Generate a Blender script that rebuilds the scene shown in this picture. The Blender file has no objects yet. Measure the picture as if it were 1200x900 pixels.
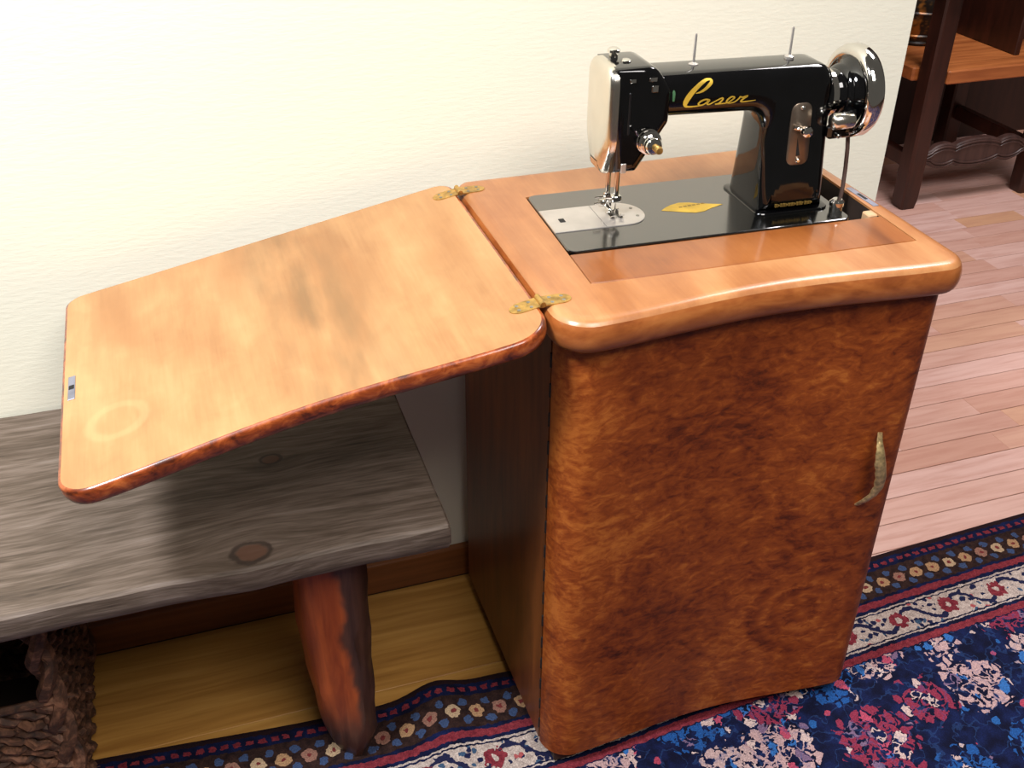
import bpy, bmesh, math, random
from math import sin, cos, pi, radians, sqrt, exp
from mathutils import Vector, Matrix

# ------------------------------------------------------------------ camera
sc = bpy.context.scene
COL = sc.collection
F_PX, PITCH, YAW, ROLL = 1237.78, radians(32.8755), radians(18.634), radians(0.5368)
CAM = Vector((-0.354, -1.3661, 1.3089))
fw = Vector((sin(YAW) * cos(PITCH), cos(YAW) * cos(PITCH), -sin(PITCH)))
rt = Vector((cos(YAW), -sin(YAW), 0))
up = rt.cross(fw)
r2 = rt * cos(ROLL) + up * sin(ROLL)
u2 = -rt * sin(ROLL) + up * cos(ROLL)
cd = bpy.data.cameras.new('camera')
cd.sensor_width = 36.0
cd.lens = F_PX / 1200.0 * 36.0
cd.clip_start = 0.02
cam = bpy.data.objects.new('camera', cd)
COL.objects.link(cam)
cam.matrix_world = Matrix(((r2.x, u2.x, -fw.x, CAM.x), (r2.y, u2.y, -fw.y, CAM.y), (r2.z, u2.z, -fw.z, CAM.z), (0, 0, 0, 1)))
sc.camera = cam

# ------------------------------------------------------------------ world, lights, exposure
w = bpy.data.worlds.new('room_light')
sc.world = w
w.use_nodes = True
bg = w.node_tree.nodes['Background']
bg.inputs['Color'].default_value = (1.0, 0.93, 0.83, 1)
bg.inputs['Strength'].default_value = 0.08


def area(name, loc, target, sx, sy, power, col):
    l = bpy.data.lights.new(name, 'AREA')
    l.shape = 'RECTANGLE'
    l.size, l.size_y, l.energy, l.color = sx, sy, power, col
    o = bpy.data.objects.new(name, l)
    COL.objects.link(o)
    o.location = loc
    o.rotation_euler = (Vector(target) - Vector(loc)).to_track_quat('-Z', 'Y').to_euler()
    return o


area('skylight', (-1.35, -0.95, 2.7), (-0.35, -0.25, 0.6), 0.46, 0.46, 76, (0.93, 0.96, 1.0))
area('overhead_fill_room', (0.25, -1.95, 2.8), (0.3, -0.3, 0.6), 1.3, 1.0, 47, (1.0, 0.95, 0.92))  # unseen overhead area light, added as fill from above the camera
area('overhead_fill_beyond', (1.75, 0.45, 2.7), (1.6, 0.35, 0.0), 0.9, 0.7, 46, (1.0, 0.93, 0.95))  # unseen overhead area light, placed to brighten the floor and shade under the seat

sc.view_settings.view_transform = 'Standard'
sc.view_settings.look = 'None'
sc.view_settings.gamma = 1.0
sc.view_settings.use_curve_mapping = False
sc.view_settings.exposure = 0.25


# ------------------------------------------------------------------ material helpers
def lin(c):
    return tuple(((v / 255.0) / 12.92 if v / 255.0 <= 0.04045 else ((v / 255.0 + 0.055) / 1.055) ** 2.4) for v in c) + (1.0,)


class S:
    """socket with operator overloading on math nodes"""
    def __init__(s, t, k): s.t, s.k = t, k

    def _m(s, op, *a):
        n = s.t.nodes.new('ShaderNodeMath'); n.operation = op
        for i, v in enumerate((s,) + a):
            if isinstance(v, S): s.t.links.new(v.k, n.inputs[i])
            else: n.inputs[i].default_value = v
        return S(s.t, n.outputs[0])

    def __add__(s, o): return s._m('ADD', o)
    def __radd__(s, o): return s._m('ADD', o)
    def __sub__(s, o): return s._m('SUBTRACT', o)
    def __rsub__(s, o): return (s * -1.0) + o
    def __mul__(s, o): return s._m('MULTIPLY', o)
    def __rmul__(s, o): return s._m('MULTIPLY', o)
    def __truediv__(s, o): return s._m('DIVIDE', o)
    def lt(s, o): return s._m('LESS_THAN', o)
    def gt(s, o): return s._m('GREATER_THAN', o)
    def sin(s): return s._m('SINE')
    def abs(s): return s._m('ABSOLUTE')
    def frac(s): return s._m('FRACT')
    def floor(s): return s._m('FLOOR')
    def sqrt(s): return s._m('SQRT')
    def pow(s, o): return s._m('POWER', o)
    def exp(s): return s._m('EXPONENT')
    def min(s, o): return s._m('MINIMUM', o)
    def max(s, o): return s._m('MAXIMUM', o)

    def step(s, a, b):
        n = s.t.nodes.new('ShaderNodeMapRange'); n.interpolation_type = 'SMOOTHSTEP'
        s.t.links.new(s.k, n.inputs[0])
        n.inputs[1].default_value = a; n.inputs[2].default_value = b
        return S(s.t, n.outputs[0])


class Mat:
    def __init__(m, name, rough=0.5, metal=0.0, spec=0.5, coat=0.0):
        m.mat = bpy.data.materials.new(name)
        m.mat.use_nodes = True
        m.t = m.mat.node_tree
        m.b = m.t.nodes['Principled BSDF']
        m.b.inputs['Roughness'].default_value = rough
        m.b.inputs['Metallic'].default_value = metal
        m.b.inputs['Specular IOR Level'].default_value = spec
        m.b.inputs['Coat Weight'].default_value = coat
        m.b.inputs['Coat Roughness'].default_value = 0.12

    def coord(m, kind='Object'):
        n = m.t.nodes.new('ShaderNodeTexCoord'); return n.outputs[kind]

    def sep(m, v):
        n = m.t.nodes.new('ShaderNodeSeparateXYZ'); m.t.links.new(v, n.inputs[0])
        return [S(m.t, n.outputs[i]) for i in range(3)]

    def comb(m, *a):
        n = m.t.nodes.new('ShaderNodeCombineXYZ')
        for i, v in enumerate(a):
            if isinstance(v, S): m.t.links.new(v.k, n.inputs[i])
            else: n.inputs[i].default_value = v
        return n.outputs[0]

    def noise(m, v, scale=5, detail=3, rough=0.5, dist=0.0, color=False):
        n = m.t.nodes.new('ShaderNodeTexNoise')
        m.t.links.new(v, n.inputs['Vector'])
        n.inputs['Scale'].default_value = scale; n.inputs['Detail'].default_value = detail
        n.inputs['Roughness'].default_value = rough; n.inputs['Distortion'].default_value = dist
        return n.outputs['Color'] if color else S(m.t, n.outputs['Fac'])

    def voro(m, v, scale=5, rand=1.0, feature='F1'):
        n = m.t.nodes.new('ShaderNodeTexVoronoi'); n.feature = feature
        m.t.links.new(v, n.inputs['Vector'])
        n.inputs['Scale'].default_value = scale
        n.inputs['Randomness'].default_value = rand
        return S(m.t, n.outputs['Distance']), n.outputs['Color'] if feature == 'F1' else None

    def ramp(m, f, stops, const=False):
        n = m.t.nodes.new('ShaderNodeValToRGB')
        e = n.color_ramp.elements
        if const: n.color_ramp.interpolation = 'CONSTANT'
        while len(e) < len(stops): e.new(0.5)
        for i, (p, c) in enumerate(stops): e[i].position = p; e[i].color = lin(c)
        m.t.links.new(f.k, n.inputs[0])
        return n.outputs[0]

    def rgb(m, c):
        n = m.t.nodes.new('ShaderNodeRGB'); n.outputs[0].default_value = lin(c); return n.outputs[0]

    def mix(m, f, a, b, mode='MIX'):
        n = m.t.nodes.new('ShaderNodeMix'); n.data_type = 'RGBA'; n.blend_type = mode
        if isinstance(f, S): m.t.links.new(f.k, n.inputs[0])
        else: n.inputs[0].default_value = f
        for sck, v in ((n.inputs[6], a), (n.inputs[7], b)):
            if isinstance(v, tuple): sck.default_value = lin(v)
            else: m.t.links.new(v, sck)
        return n.outputs[2]

    def objrand(m):
        n = m.t.nodes.new('ShaderNodeObjectInfo'); return S(m.t, n.outputs['Random'])

    def color(m, c):
        if isinstance(c, tuple): m.b.inputs['Base Color'].default_value = lin(c)
        else: m.t.links.new(c, m.b.inputs['Base Color'])
        return m

    def bump(m, f, strength=0.2, dist=0.002):
        n = m.t.nodes.new('ShaderNodeBump')
        n.inputs['Strength'].default_value = strength; n.inputs['Distance'].default_value = dist
        m.t.links.new(f.k, n.inputs['Height'])
        m.t.links.new(n.outputs[0], m.b.inputs['Normal'])
        return m

    def rough(m, f):
        m.t.links.new(f.k, m.b.inputs['Roughness']); return m


M = {}


def plain(name, c, rough=0.5, metal=0.0, spec=0.5, var=0.12, scale=30):
    m = Mat(name, rough, metal, spec)
    v = m.coord()
    f = m.noise(v, scale, 3)
    a = tuple(max(0, x * (1 - var)) for x in c); b = tuple(min(255, x * (1 + var)) for x in c)
    m.color(m.ramp(f, [(0.3, a), (0.7, b)]))
    M[name] = m.mat
    return m


def build_materials():
    # wall plaster
    m = Mat('cream_plaster', 0.75, spec=0.3)
    x, y, z = m.sep(m.coord())
    f = m.noise(m.comb(x * 0.45, y, z * 1.6), 120, 4, 0.6)
    g = m.noise(m.comb(x, y, z), 1.5, 2)
    m.color(m.ramp(g, [(0.2, (240, 235, 214)), (0.8, (245, 241, 222))]))
    m.bump(f, 0.25, 0.002)
    M['wall'] = m.mat

    # honey coloured veneer, figure running front to back
    def veneer(name, lo, mid, hi, dark, coat, stain=None, rc=0.24):
        m = Mat(name, 0.34, coat=coat)
        m.b.inputs['Coat Roughness'].default_value = rc
        x, y, z = m.sep(m.coord())
        clouds = m.noise(m.comb(x * 1.0, y * 0.55, z), 7, 3, 0.5, 0.5)
        bands = m.noise(m.comb(x * 1.0, y * 0.12, z), 22, 3, 0.55, 0.3)
        fine = m.noise(m.comb(x * 1.0, y * 0.06, z), 260, 2, 0.6)
        mott = m.noise(m.comb(x, y * 0.7, z), 28, 3, 0.6, 0.8)
        f = clouds * 0.48 + bands * 0.28 + mott * 0.14 + fine * 0.10
        c = m.ramp(f, [(0.36, lo), (0.5, mid), (0.62, hi)])
        big = m.noise(m.comb(x * 2.2, y * 0.5, z + 3.0), 5, 2, 0.5, 0.4)
        c = m.mix(big.step(0.56, 0.72) * 0.55, c, dark)
        if stain: c = stain(m, x, y, c)
        m.color(c)
        m.bump(fine, 0.04, 0.001)
        M[name] = m.mat

    def lid_stain(m, x, y, c):
        # pale ring left by a cup, greenish-grey band of sapwood across the middle
        dx, dy = x - (-0.463), y - (-0.372)
        d = (dx * dx + dy * dy).sqrt() + m.noise(m.comb(x, y, 0.0), 30, 2) * 0.006
        ring = (d - 0.032).abs().step(0.009, 0.002)
        c = m.mix(ring * 0.12, c, (236, 196, 140))
        nb = m.noise(m.comb(x * 3.0, y * 0.6, 0.0), 8, 3, 0.6)
        e = (x + 0.25 + nb * 0.06 - 0.03 + y * 0.10)
        band = (e * e * -260.0).exp() * nb.step(0.3, 0.75)
        c = m.mix(band * 0.8, c, (112, 84, 50))
        edge = (y + 0.478).step(0.02, 0.0) * 0.3
        return c

    veneer('lid_veneer', (152, 104, 60), (175, 128, 80), (188, 146, 97), (158, 106, 60), 0.2, lid_stain)
    veneer('top_veneer', (146, 88, 48), (172, 113, 66), (190, 136, 86), (142, 84, 42), 0.4)
    veneer('insert_veneer', (116, 60, 22), (146, 82, 34), (164, 100, 48), (84, 42, 18), 0.6, rc=0.1)

    m = Mat('rim_wood', 0.34, coat=0.3)
    x, y, z = m.sep(m.coord())
    f = m.noise(m.comb(x * 0.4, y * 0.4, z), 45, 4, 0.6, 0.4)
    m.color(m.ramp(f, [(0.30, (122, 60, 24)), (0.5, (158, 88, 40)), (0.70, (178, 108, 54))]))
    M['rim'] = m.mat
    m = Mat('lid_rim_wood', 0.3, coat=0.4)
    x, y, z = m.sep(m.coord())
    f = m.noise(m.comb(x * 0.6, y * 0.6, z), 70, 4, 0.65, 0.6)
    m.color(m.ramp(f, [(0.34, (74, 28, 10)), (0.5, (140, 62, 24)), (0.66, (184, 98, 46))]))
    M['lid_rim'] = m.mat

    # burl walnut
    m = Mat('burl_walnut', 0.5, spec=0.28, coat=0.06)
    v = m.coord()
    x, y, z = m.sep(v)
    wx = m.noise(m.comb(x, y, z), 6, 3, 0.5)
    wz = m.noise(m.comb(x + 7.3, y, z), 6, 3, 0.5)
    qx, qz = x + wx * 0.22, z + wz * 0.22
    swirl = m.noise(m.comb(qx * 1.2, y, qz * 2.0), 14, 5, 0.62, 0.8)
    mott = m.noise(m.comb(x * 0.7, y, z * 1.3), 62, 5, 0.7, 1.0)
    big = m.noise(m.comb(x, y, z), 4.5, 3, 0.5, 0.6)
    streak = m.noise(m.comb(x * 0.18 + wz * 0.06, y, z * 1.0 + wx * 0.12), 150, 3, 0.55)
    # rounded heart figure low on the right
    hx, hz = (x - 0.14) * 1.0, (z - 0.20) * 1.1
    hd = (hx * hx + hz * hz).sqrt() + wx * 0.05
    rings = (hd * 190.0 + mott * 6.0).sin() * 0.5 + 0.5
    heart = hd.step(0.15, 0.08)
    f = swirl * 0.24 + mott * 0.34 + big * 0.28 + streak * 0.14 + heart * (rings - 0.5) * 0.06
    arc = (hd - 0.105).abs().step(0.018, 0.004) * x.step(0.16, 0.04)
    f = f - arc * 0.06 + (x * -1.0 - 0.12).step(0.0, 0.13) * 0.05  # paler to the left: light on the rounded corner, put into the tone
    c = m.ramp(f, [(0.37, (58, 20, 6)), (0.45, (108, 45, 13)), (0.53, (140, 66, 21)), (0.62, (176, 98, 38))])
    m.color(c)
    m.bump(mott, 0.03, 0.001)
    M['burl'] = m.mat

    # straight grained side
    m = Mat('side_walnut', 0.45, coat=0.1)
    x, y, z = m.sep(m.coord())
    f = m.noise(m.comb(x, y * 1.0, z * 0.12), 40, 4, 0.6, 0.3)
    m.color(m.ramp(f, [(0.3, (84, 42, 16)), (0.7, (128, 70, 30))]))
    M['side'] = m.mat

    plain('dark_inside', (40, 26, 18), 0.8)
    plain('seam_black', (12, 9, 8), 0.7)
    plain('foot_brown', (72, 58, 46), 0.6)
    plain('brass_old', (186, 150, 84), 0.38, 0.85, var=0.18, scale=120)
    plain('brass_handle', (196, 170, 118), 0.42, 0.75, var=0.2, scale=160)
    plain('steel_screw', (150, 148, 140), 0.35, 0.9)
    plain('lock_steel', (150, 152, 168), 0.4, 0.7)
    plain('chrome', (225, 222, 216), 0.07, 1.0, var=0.02)
    plain('face_chrome', (228, 222, 210), 0.2, 1.0, var=0.02)
    plain('plate_steel', (206, 200, 194), 0.3, 0.75, var=0.04)
    plain('nickel_plate', (128, 114, 100), 0.36, 0.9, var=0.08)
    m = plain('bed_enamel', (9, 9, 8), 0.2, spec=1.0, var=0.3)
    m.b.inputs['Coat Weight'].default_value = 1.0
    m.b.inputs['Coat IOR'].default_value = 1.7
    m = plain('black_enamel', (5, 5, 6), 0.07, spec=0.6, var=0.3)
    m.b.inputs['Coat Weight'].default_value = 0.3
    m.b.inputs['Coat Roughness'].default_value = 0.03
    plain('black_rubber', (14, 15, 17), 0.35)
    m = plain('gold_paint', (214, 176, 62), 0.4, 0.3)
    plain('dim_gold', (140, 112, 52), 0.45, 0.4)
    plain('green_highlight', (52, 92, 56), 0.7)  # colour of the green highlight on the machine's neck
    plain('cord_brown', (92, 70, 62), 0.6)
    plain('latch_wood', (198, 160, 120), 0.6)

    # bench : weathered grey plank with knots
    m = Mat('weathered_plank', 0.62, spec=0.35)
    x, y, z = m.sep(m.coord())
    d0 = None
    knots = [(0.275, -0.188, 0.017), (0.322, -0.012, 0.011), (-0.25, -0.10, 0.012)]
    yy = y + z * 0.6 + m.noise(m.comb(x, y, 0.0), 2.5, 2, 0.5) * 0.04
    km = None
    for kx, ky, kr in knots:
        ex, ey = (x - kx) * 0.8, (y - ky)
        d2 = ex * ex + ey * ey
        yy = yy + ey * (d2 * (-1.0 / (2 * (kr * 2.0) ** 2))).exp() * -0.75
        dd = d2.sqrt() / kr + (m.noise(m.comb(x, y, 5.0), 45, 3, 0.6) - 0.5) * 0.7
        ring = (dd - 1.0).abs().step(0.28, 0.05)
        core = dd.step(1.0, 0.7)
        km = (ring, core) if km is None else (km[0].max(ring), km[1].max(core))
    g1 = m.noise(m.comb(x * 0.10, yy, z * 0.5), 85, 4, 0.65, 0.4)
    g2 = m.noise(m.comb(x * 0.16, yy, z * 0.5), 18, 4, 0.6, 0.4)
    g3 = m.noise(m.comb(x * 0.06, yy, z), 300, 2, 0.6)
    f = g1 * 0.42 + g2 * 0.30 + g3 * 0.28
    c = m.ramp(f, [(0.34, (54, 43, 34)), (0.47, (90, 76, 64)), (0.58, (116, 101, 90)), (0.7, (142, 129, 120))])
    c = m.mix(km[1] * 0.75, c, (96, 62, 44))
    c = m.mix(km[0] * 0.8, c, (50, 38, 30))
    m.color(c)
    m.bump(g1 * 0.6 + g3 * 0.4 - km[0] * 0.4, 0.35, 0.003)
    M['plank'] = m.mat

    # bench leg : reddish split log
    m = Mat('split_log', 0.45, spec=0.4)
    x, y, z = m.sep(m.coord())
    g = m.noise(m.comb(x, y, z * 0.08), 60, 4, 0.6, 0.4)
    patch = m.noise(m.comb(x, y, z * 0.6), 14, 3, 0.6, 0.5)
    e = x + z * 0.05 + patch * 0.05
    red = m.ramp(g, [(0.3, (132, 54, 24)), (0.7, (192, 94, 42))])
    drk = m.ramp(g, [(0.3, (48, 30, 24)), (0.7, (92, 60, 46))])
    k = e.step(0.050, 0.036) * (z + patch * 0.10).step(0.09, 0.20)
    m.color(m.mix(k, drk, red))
    m.bump(g, 0.3, 0.003)
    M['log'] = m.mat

    # floor boards
    m = Mat('maple_plank', 0.38, spec=0.45)
    x, y, z = m.sep(m.coord('Object'))
    r = m.objrand()
    g = m.noise(m.comb(x * 0.1 + r * 40.0, y + r * 17.0, z), 55, 4, 0.6, 0.5)
    cl = m.noise(m.comb(x * 0.5 + r * 9.0, y, z), 9, 2)
    base = m.ramp(r, [(0.0, (196, 148, 128)), (0.2, (214, 174, 160)), (0.5, (220, 184, 174)), (0.8, (206, 162, 146)), (1.0, (208, 160, 124))])
    c = m.mix(g.step(0.35, 0.75) * 0.5, base, (176, 122, 104))
    c = m.mix(cl.step(0.55, 0.8) * 0.35, c, (196, 142, 116))
    m.color(c)
    m.bump(g, 0.05, 0.001)
    M['maple'] = m.mat
    m = Mat('oak_board', 0.4, spec=0.45)
    x, y, z = m.sep(m.coord('Object'))
    r = m.objrand()
    w_ = m.noise(m.comb(x * 0.5 + r * 5.0, y, z), 5, 2) * 0.05
    g = m.noise(m.comb(x * 0.05 + r * 11.0, y + w_, z), 75, 4, 0.6, 0.5)
    g2 = m.noise(m.comb(x * 0.05, y + w_ + r, z), 20, 3, 0.5, 0.3)
    m.color(m.ramp(g * 0.55 + g2 * 0.45, [(0.33, (138, 92, 38)), (0.52, (174, 126, 60)), (0.68, (192, 146, 76))]))
    m.bump(g, 0.08, 0.001)
    M['oak'] = m.mat
    plain('subfloor', (70, 48, 34), 0.8)

    m = Mat('baseboard_wood', 0.45)
    x, y, z = m.sep(m.coord())
    g = m.noise(m.comb(x * 0.06, y, z), 60, 4, 0.6)
    m.color(m.ramp(g, [(0.3, (106, 60, 28)), (0.7, (142, 84, 42))]))
    M['baseboard'] = m.mat

    def dkwood(name, a, b, rough=0.4):
        m = Mat(name, rough)
        x, y, z = m.sep(m.coord())
        g = m.noise(m.comb(x, y, z * 0.15), 40, 4, 0.6)
        m.color(m.ramp(g, [(0.3, a), (0.7, b)]))
        M[name] = m.mat
    dkwood('chair_dark', (38, 18, 12), (66, 32, 22))
    dkwood('chair_carved', (54, 36, 32), (84, 60, 54), 0.45)
    m = Mat('chair_seat', 0.4)
    x, y, z = m.sep(m.coord())
    g = m.noise(m.comb(x * 0.1, y, z), 40, 4, 0.6)
    m.color(m.ramp(g, [(0.3, (140, 76, 36)), (0.7, (186, 112, 60))]))
    M['chair_seat'] = m.mat
    dkwood('far_wall_gloom', (34, 18, 13), (52, 28, 20), 0.55)  # far wall: its lack of light is put into the dark colour
    m = Mat('bronze_weave', 0.35, 0.3)
    x, y, z = m.sep(m.coord())
    d, cc = m.voro(m.comb(x, y, z * 1.6), 70)
    g = m.noise(m.comb(x, y, z), 25, 2)
    c = m.ramp(d, [(0.1, (96, 66, 28)), (0.45, (34, 24, 16))])
    m.color(m.mix(g.step(0.55, 0.68), c, (160, 100, 36)))
    M['bronze'] = m.mat
    m = Mat('rush_fibre', 0.7)
    x, y, z = m.sep(m.coord())
    g = m.noise(m.comb(x, y, z), 60, 4, 0.65, 0.6)
    m.color(m.ramp(g, [(0.3, (40, 26, 18)), (0.5, (84, 54, 36)), (0.68, (140, 96, 70))]))
    m.bump(g, 0.6, 0.004)
    M['rush'] = m.mat

    # rug ---------------------------------------------------------
    m = Mat('rug_wool', 0.95, spec=0.1)
    uv = m.coord('UV')
    u0, v0, _ = m.sep(uv)
    wob = m.noise(uv, 95, 3)
    wob2 = m.noise(uv, 9, 2)
    u = u0 + (m.noise(m.comb(v0, u0, 2.0), 95, 3) - 0.5) * 0.016
    v = v0 + (wob - 0.5) * 0.010 + (wob2 - 0.5) * 0.006
    navy = m.mix(m.noise(uv, 35, 3).step(0.35, 0.7), (14, 16, 38), (22, 32, 72))
    brown = m.ramp(m.noise(uv, 90, 3), [(0.3, (34, 22, 20)), (0.7, (62, 42, 36))])
    red = m.ramp(m.noise(uv, 120, 3), [(0.3, (108, 34, 44)), (0.7, (142, 56, 64))])
    cream = m.ramp(m.noise(uv, 120, 3), [(0.3, (160, 142, 134)), (0.7, (208, 190, 178))])

    def band(a, b):
        return v.gt(a) * v.lt(b)
    # field: lacy clusters of petals in cream, pink, blue on navy
    ws = m.noise(uv, 40, 3, 0.6, color=True)
    wr, wg, wb = m.sep(ws)
    fu, fv = u0 + (wr - 0.5) * 0.022, v0 + (wg - 0.5) * 0.022
    du, dcol = m.voro(m.comb(u0 + 0.02 + (wr - 0.5) * 0.03, v0 * 1.1 + 0.045 + (wg - 0.5) * 0.03, 0.0), 8.3, 0.45)
    r_, g_, b_ = m.sep(dcol)
    petal, pcol = m.voro(m.comb(fu, fv * 0.85, 0.0), 60, 1.0)
    pr, pg, pb = m.sep(pcol)
    cell, _c = m.voro(m.comb(fu, fv * 0.85, 0.0), 60, 1.0, 'DISTANCE_TO_EDGE')
    leaf, lcol = m.voro(m.comb(fu + 3.0, fv * 0.9, 0.0), 34, 1.0)
    lr, lg, lb = m.sep(lcol)
    lace = (m.noise(m.comb(fu, fv, 4.0), 75, 2) - 0.5).abs().lt(0.05)
    incl = du.lt(0.56)
    core = du.lt(0.46)
    tone = m.ramp(r_, [(0.0, (186, 152, 150)), (0.30, (34, 80, 142)), (0.60, (136, 48, 70)), (0.80, (190, 160, 156))], True)
    tone2 = m.ramp(pr, [(0.0, (206, 180, 172)), (0.3, (52, 104, 168)), (0.46, (176, 74, 96)), (0.6, (200, 172, 164)), (0.8, (120, 96, 122))], True)
    pc = m.mix(pg.gt(0.72), tone, tone2)
    shape = incl * (cell.gt(0.11) * pb.gt(0.36)).max(lace * core)
    fieldc = m.mix(shape, navy, pc)
    stray = leaf.lt(0.26) * lr.gt(0.40) * (incl * -1.0 + 1.0)
    fieldc = m.mix(stray, fieldc, m.ramp(lg, [(0.0, (170, 66, 86)), (0.35, (40, 90, 152)), (0.65, (186, 164, 158))], True))
    vein = m.noise(m.comb(fu, fv, 1.0), 26, 2)
    fieldc = m.mix((vein - 0.5).abs().lt(0.014) * 0.3, fieldc, (48, 78, 130))
    c = fieldc
    c = m.mix(v.lt(0.205), c, navy)
    c = m.mix(band(0.190, 0.203), c, red)
    c = m.mix(band(0.118, 0.183), c, cream)
    # vine and flowers in the cream band
    t = u / 0.105
    fr = t.frac() - 0.5
    vine = ((v - 0.150) - (t * 6.2832).sin() * 0.018).abs().lt(0.0045)
    fine2, fcol = m.voro(m.comb(u, v, 0.0), 95, 1.0)
    fr2, fg2, fb2 = m.sep(fcol)
    edgey = band(0.124, 0.178)
    c = m.mix(edgey * fine2.lt(0.44) * fr2.gt(0.36) * fr.abs().gt(0.17), c, m.ramp(fg2, [(0.0, (30, 34, 66)), (0.55, (60, 84, 110)), (0.85, (168, 84, 84))], True))
    c = m.mix(vine * edgey, c, (34, 36, 66))
    fd = (fr * fr * 0.011 + (v - 0.150) * (v - 0.150)).sqrt()
    ang = m.noise(uv, 110, 1)
    c = m.mix((fd + (ang - 0.5) * 0.016).lt(0.0165), c, red)
    c = m.mix(fd.lt(0.006), c, cream)
    c = m.mix(band(0.118, 0.1205) + band(0.1805, 0.183), c, cream)
    c = m.mix(band(0.1215, 0.1245) + band(0.177, 0.180), c, navy)
    c = m.mix(band(0.098, 0.111), c, red)
    # rosette band
    c = m.mix(band(0.034, 0.092), c, brown)
    q = u / 0.0365
    qf = (q.frac() - 0.5) * 0.0365
    rd = (qf * qf + (v - 0.064) * (v - 0.064)).sqrt()
    c = m.mix(rd.lt(0.0115), c, m.ramp((q.floor() * 0.381).frac(), [(0.0, (172, 134, 98)), (0.4, (150, 108, 92)), (0.75, (184, 156, 124))], True))
    c = m.mix(rd.lt(0.004), c, (120, 52, 50))
    q2 = ((u / 0.0365 + 0.5).frac() - 0.5) * 0.0365
    rd2 = (q2 * q2 + ((v - 0.064).abs() - 0.016) * ((v - 0.064).abs() - 0.016)).sqrt()
    c = m.mix(rd2.lt(0.007), c, (62, 78, 112))
    dash = (u / 0.018).frac().lt(0.6)
    c = m.mix(band(0.019, 0.027) * dash, c, red)
    c = m.mix(band(0.0, 0.012), c, (40, 24, 26))
    # yarn grain
    gr = m.noise(uv, 420, 2, 0.6)
    c = m.mix(gr.step(0.62, 0.42) * 0.35, c, (10, 10, 20))
    m.color(c)
    m.bump(gr, 0.5, 0.003)
    M['rug'] = m.mat


build_materials()


# ------------------------------------------------------------------ mesh helpers
class MB:
    def __init__(s): s.v, s.f, s.mi = [], [], []

    def add(s, vs, fs, mi=0):
        o = len(s.v)
        s.v += [tuple(p) for p in vs]
        s.f += [tuple(i + o for i in f) for f in fs]
        s.mi += [mi] * len(fs)
        return s

    def loft(s, rings, cap0=True, cap1=True, closed=True, mi=0):
        n = len(rings[0]); vs = [p for r in rings for p in r]; fs = []
        for k in range(len(rings) - 1):
            for i in range(n if closed else n - 1):
                j = (i + 1) % n
                fs.append((k * n + i, k * n + j, (k + 1) * n + j, (k + 1) * n + i))
        if cap0: fs.append(tuple(reversed(range(n))))
        if cap1: fs.append(tuple((len(rings) - 1) * n + i for i in range(n)))
        return s.add(vs, fs, mi)

    def box(s, x0, x1, y0, y1, z0, z1, b=0.0, mi=0):
        if b <= 0:
            vs = [(x, y, z) for z in (z0, z1) for x, y in ((x0, y0), (x1, y0), (x1, y1), (x0, y1))]
            return s.add(vs, [(3, 2, 1, 0), (4, 5, 6, 7), (0, 1, 5, 4), (1, 2, 6, 5), (2, 3, 7, 6), (3, 0, 4, 7)], mi)
        def ring(z, i): return [(x0 + i, y0 + b, z), (x0 + b, y0 + i, z), (x1 - b, y0 + i, z), (x1 - i, y0 + b, z), (x1 - i, y1 - b, z), (x1 - b, y1 - i, z), (x0 + b, y1 - i, z), (x0 + i, y1 - b, z)]
        return s.loft([ring(z0, b * .7), ring(z0 + b * .7, 0), ring(z1 - b * .7, 0), ring(z1, b * .7)], mi=mi)

    def tube(s, pts, rad, n=8, flat=None, mi=0):
        pts = [Vector(p) for p in pts]
        if not isinstance(rad, (list, tuple)): rad = [rad] * len(pts)
        rings = []; ref = None
        for i, p in enumerate(pts):
            t = (pts[min(i + 1, len(pts) - 1)] - pts[max(i - 1, 0)]).normalized()
            if ref is None: ref = Vector((0, 0, 1)) if abs(t.z) < 0.9 else Vector((1, 0, 0))
            a = (ref - t * ref.dot(t)).normalized(); b = t.cross(a); ref = a
            rings.append([tuple(p + (a * cos(2 * pi * k / n) + b * sin(2 * pi * k / n)) * rad[i]) for k in range(n)])
        return s.loft(rings, mi=mi)

    def lathe(s, prof, n=32, org=(0, 0, 0), axis='z', mi=0):
        """prof: list of (radius, height along axis)"""
        rings = []
        for r, h in prof:
            ring = []
            for k in range(n):
                a = 2 * pi * k / n; c, d = r * cos(a), r * sin(a)
                if axis == 'z': p = (c, d, h)
                elif axis == 'x': p = (h, c, d)
                else: p = (d, h, c)
                ring.append((p[0] + org[0], p[1] + org[1], p[2] + org[2]))
            rings.append(ring)
        return s.loft(rings, mi=mi)

    def build(s, name, mats, parent=None, off=(0, 0, 0), smooth=40):
        me = bpy.data.meshes.new(name)
        me.from_pydata([(x - off[0], y - off[1], z - off[2]) for x, y, z in s.v], [], s.f)
        if not isinstance(mats, (list, tuple)): mats = [mats]
        for k in mats: me.materials.append(M[k] if isinstance(k, str) else k)
        me.polygons.foreach_set('material_index', s.mi)
        bm = bmesh.new(); bm.from_mesh(me)
        bmesh.ops.recalc_face_normals(bm, faces=bm.faces)
        bm.to_mesh(me); bm.free()
        if smooth:
            me.polygons.foreach_set('use_smooth', [True] * len(me.polygons))
            me.set_sharp_from_angle(angle=radians(smooth))
        me.update()
        o = bpy.data.objects.new(name, me)
        COL.objects.link(o)
        if parent: o.parent = parent
        return o


def empty(name, loc, label, cat, group=None, rz=0.0):
    o = bpy.data.objects.new(name, None)
    COL.objects.link(o)
    o.empty_display_size = 0.1
    o.location = loc; o.rotation_euler = (0, 0, rz)
    return tag(o, label, cat, group)


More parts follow.
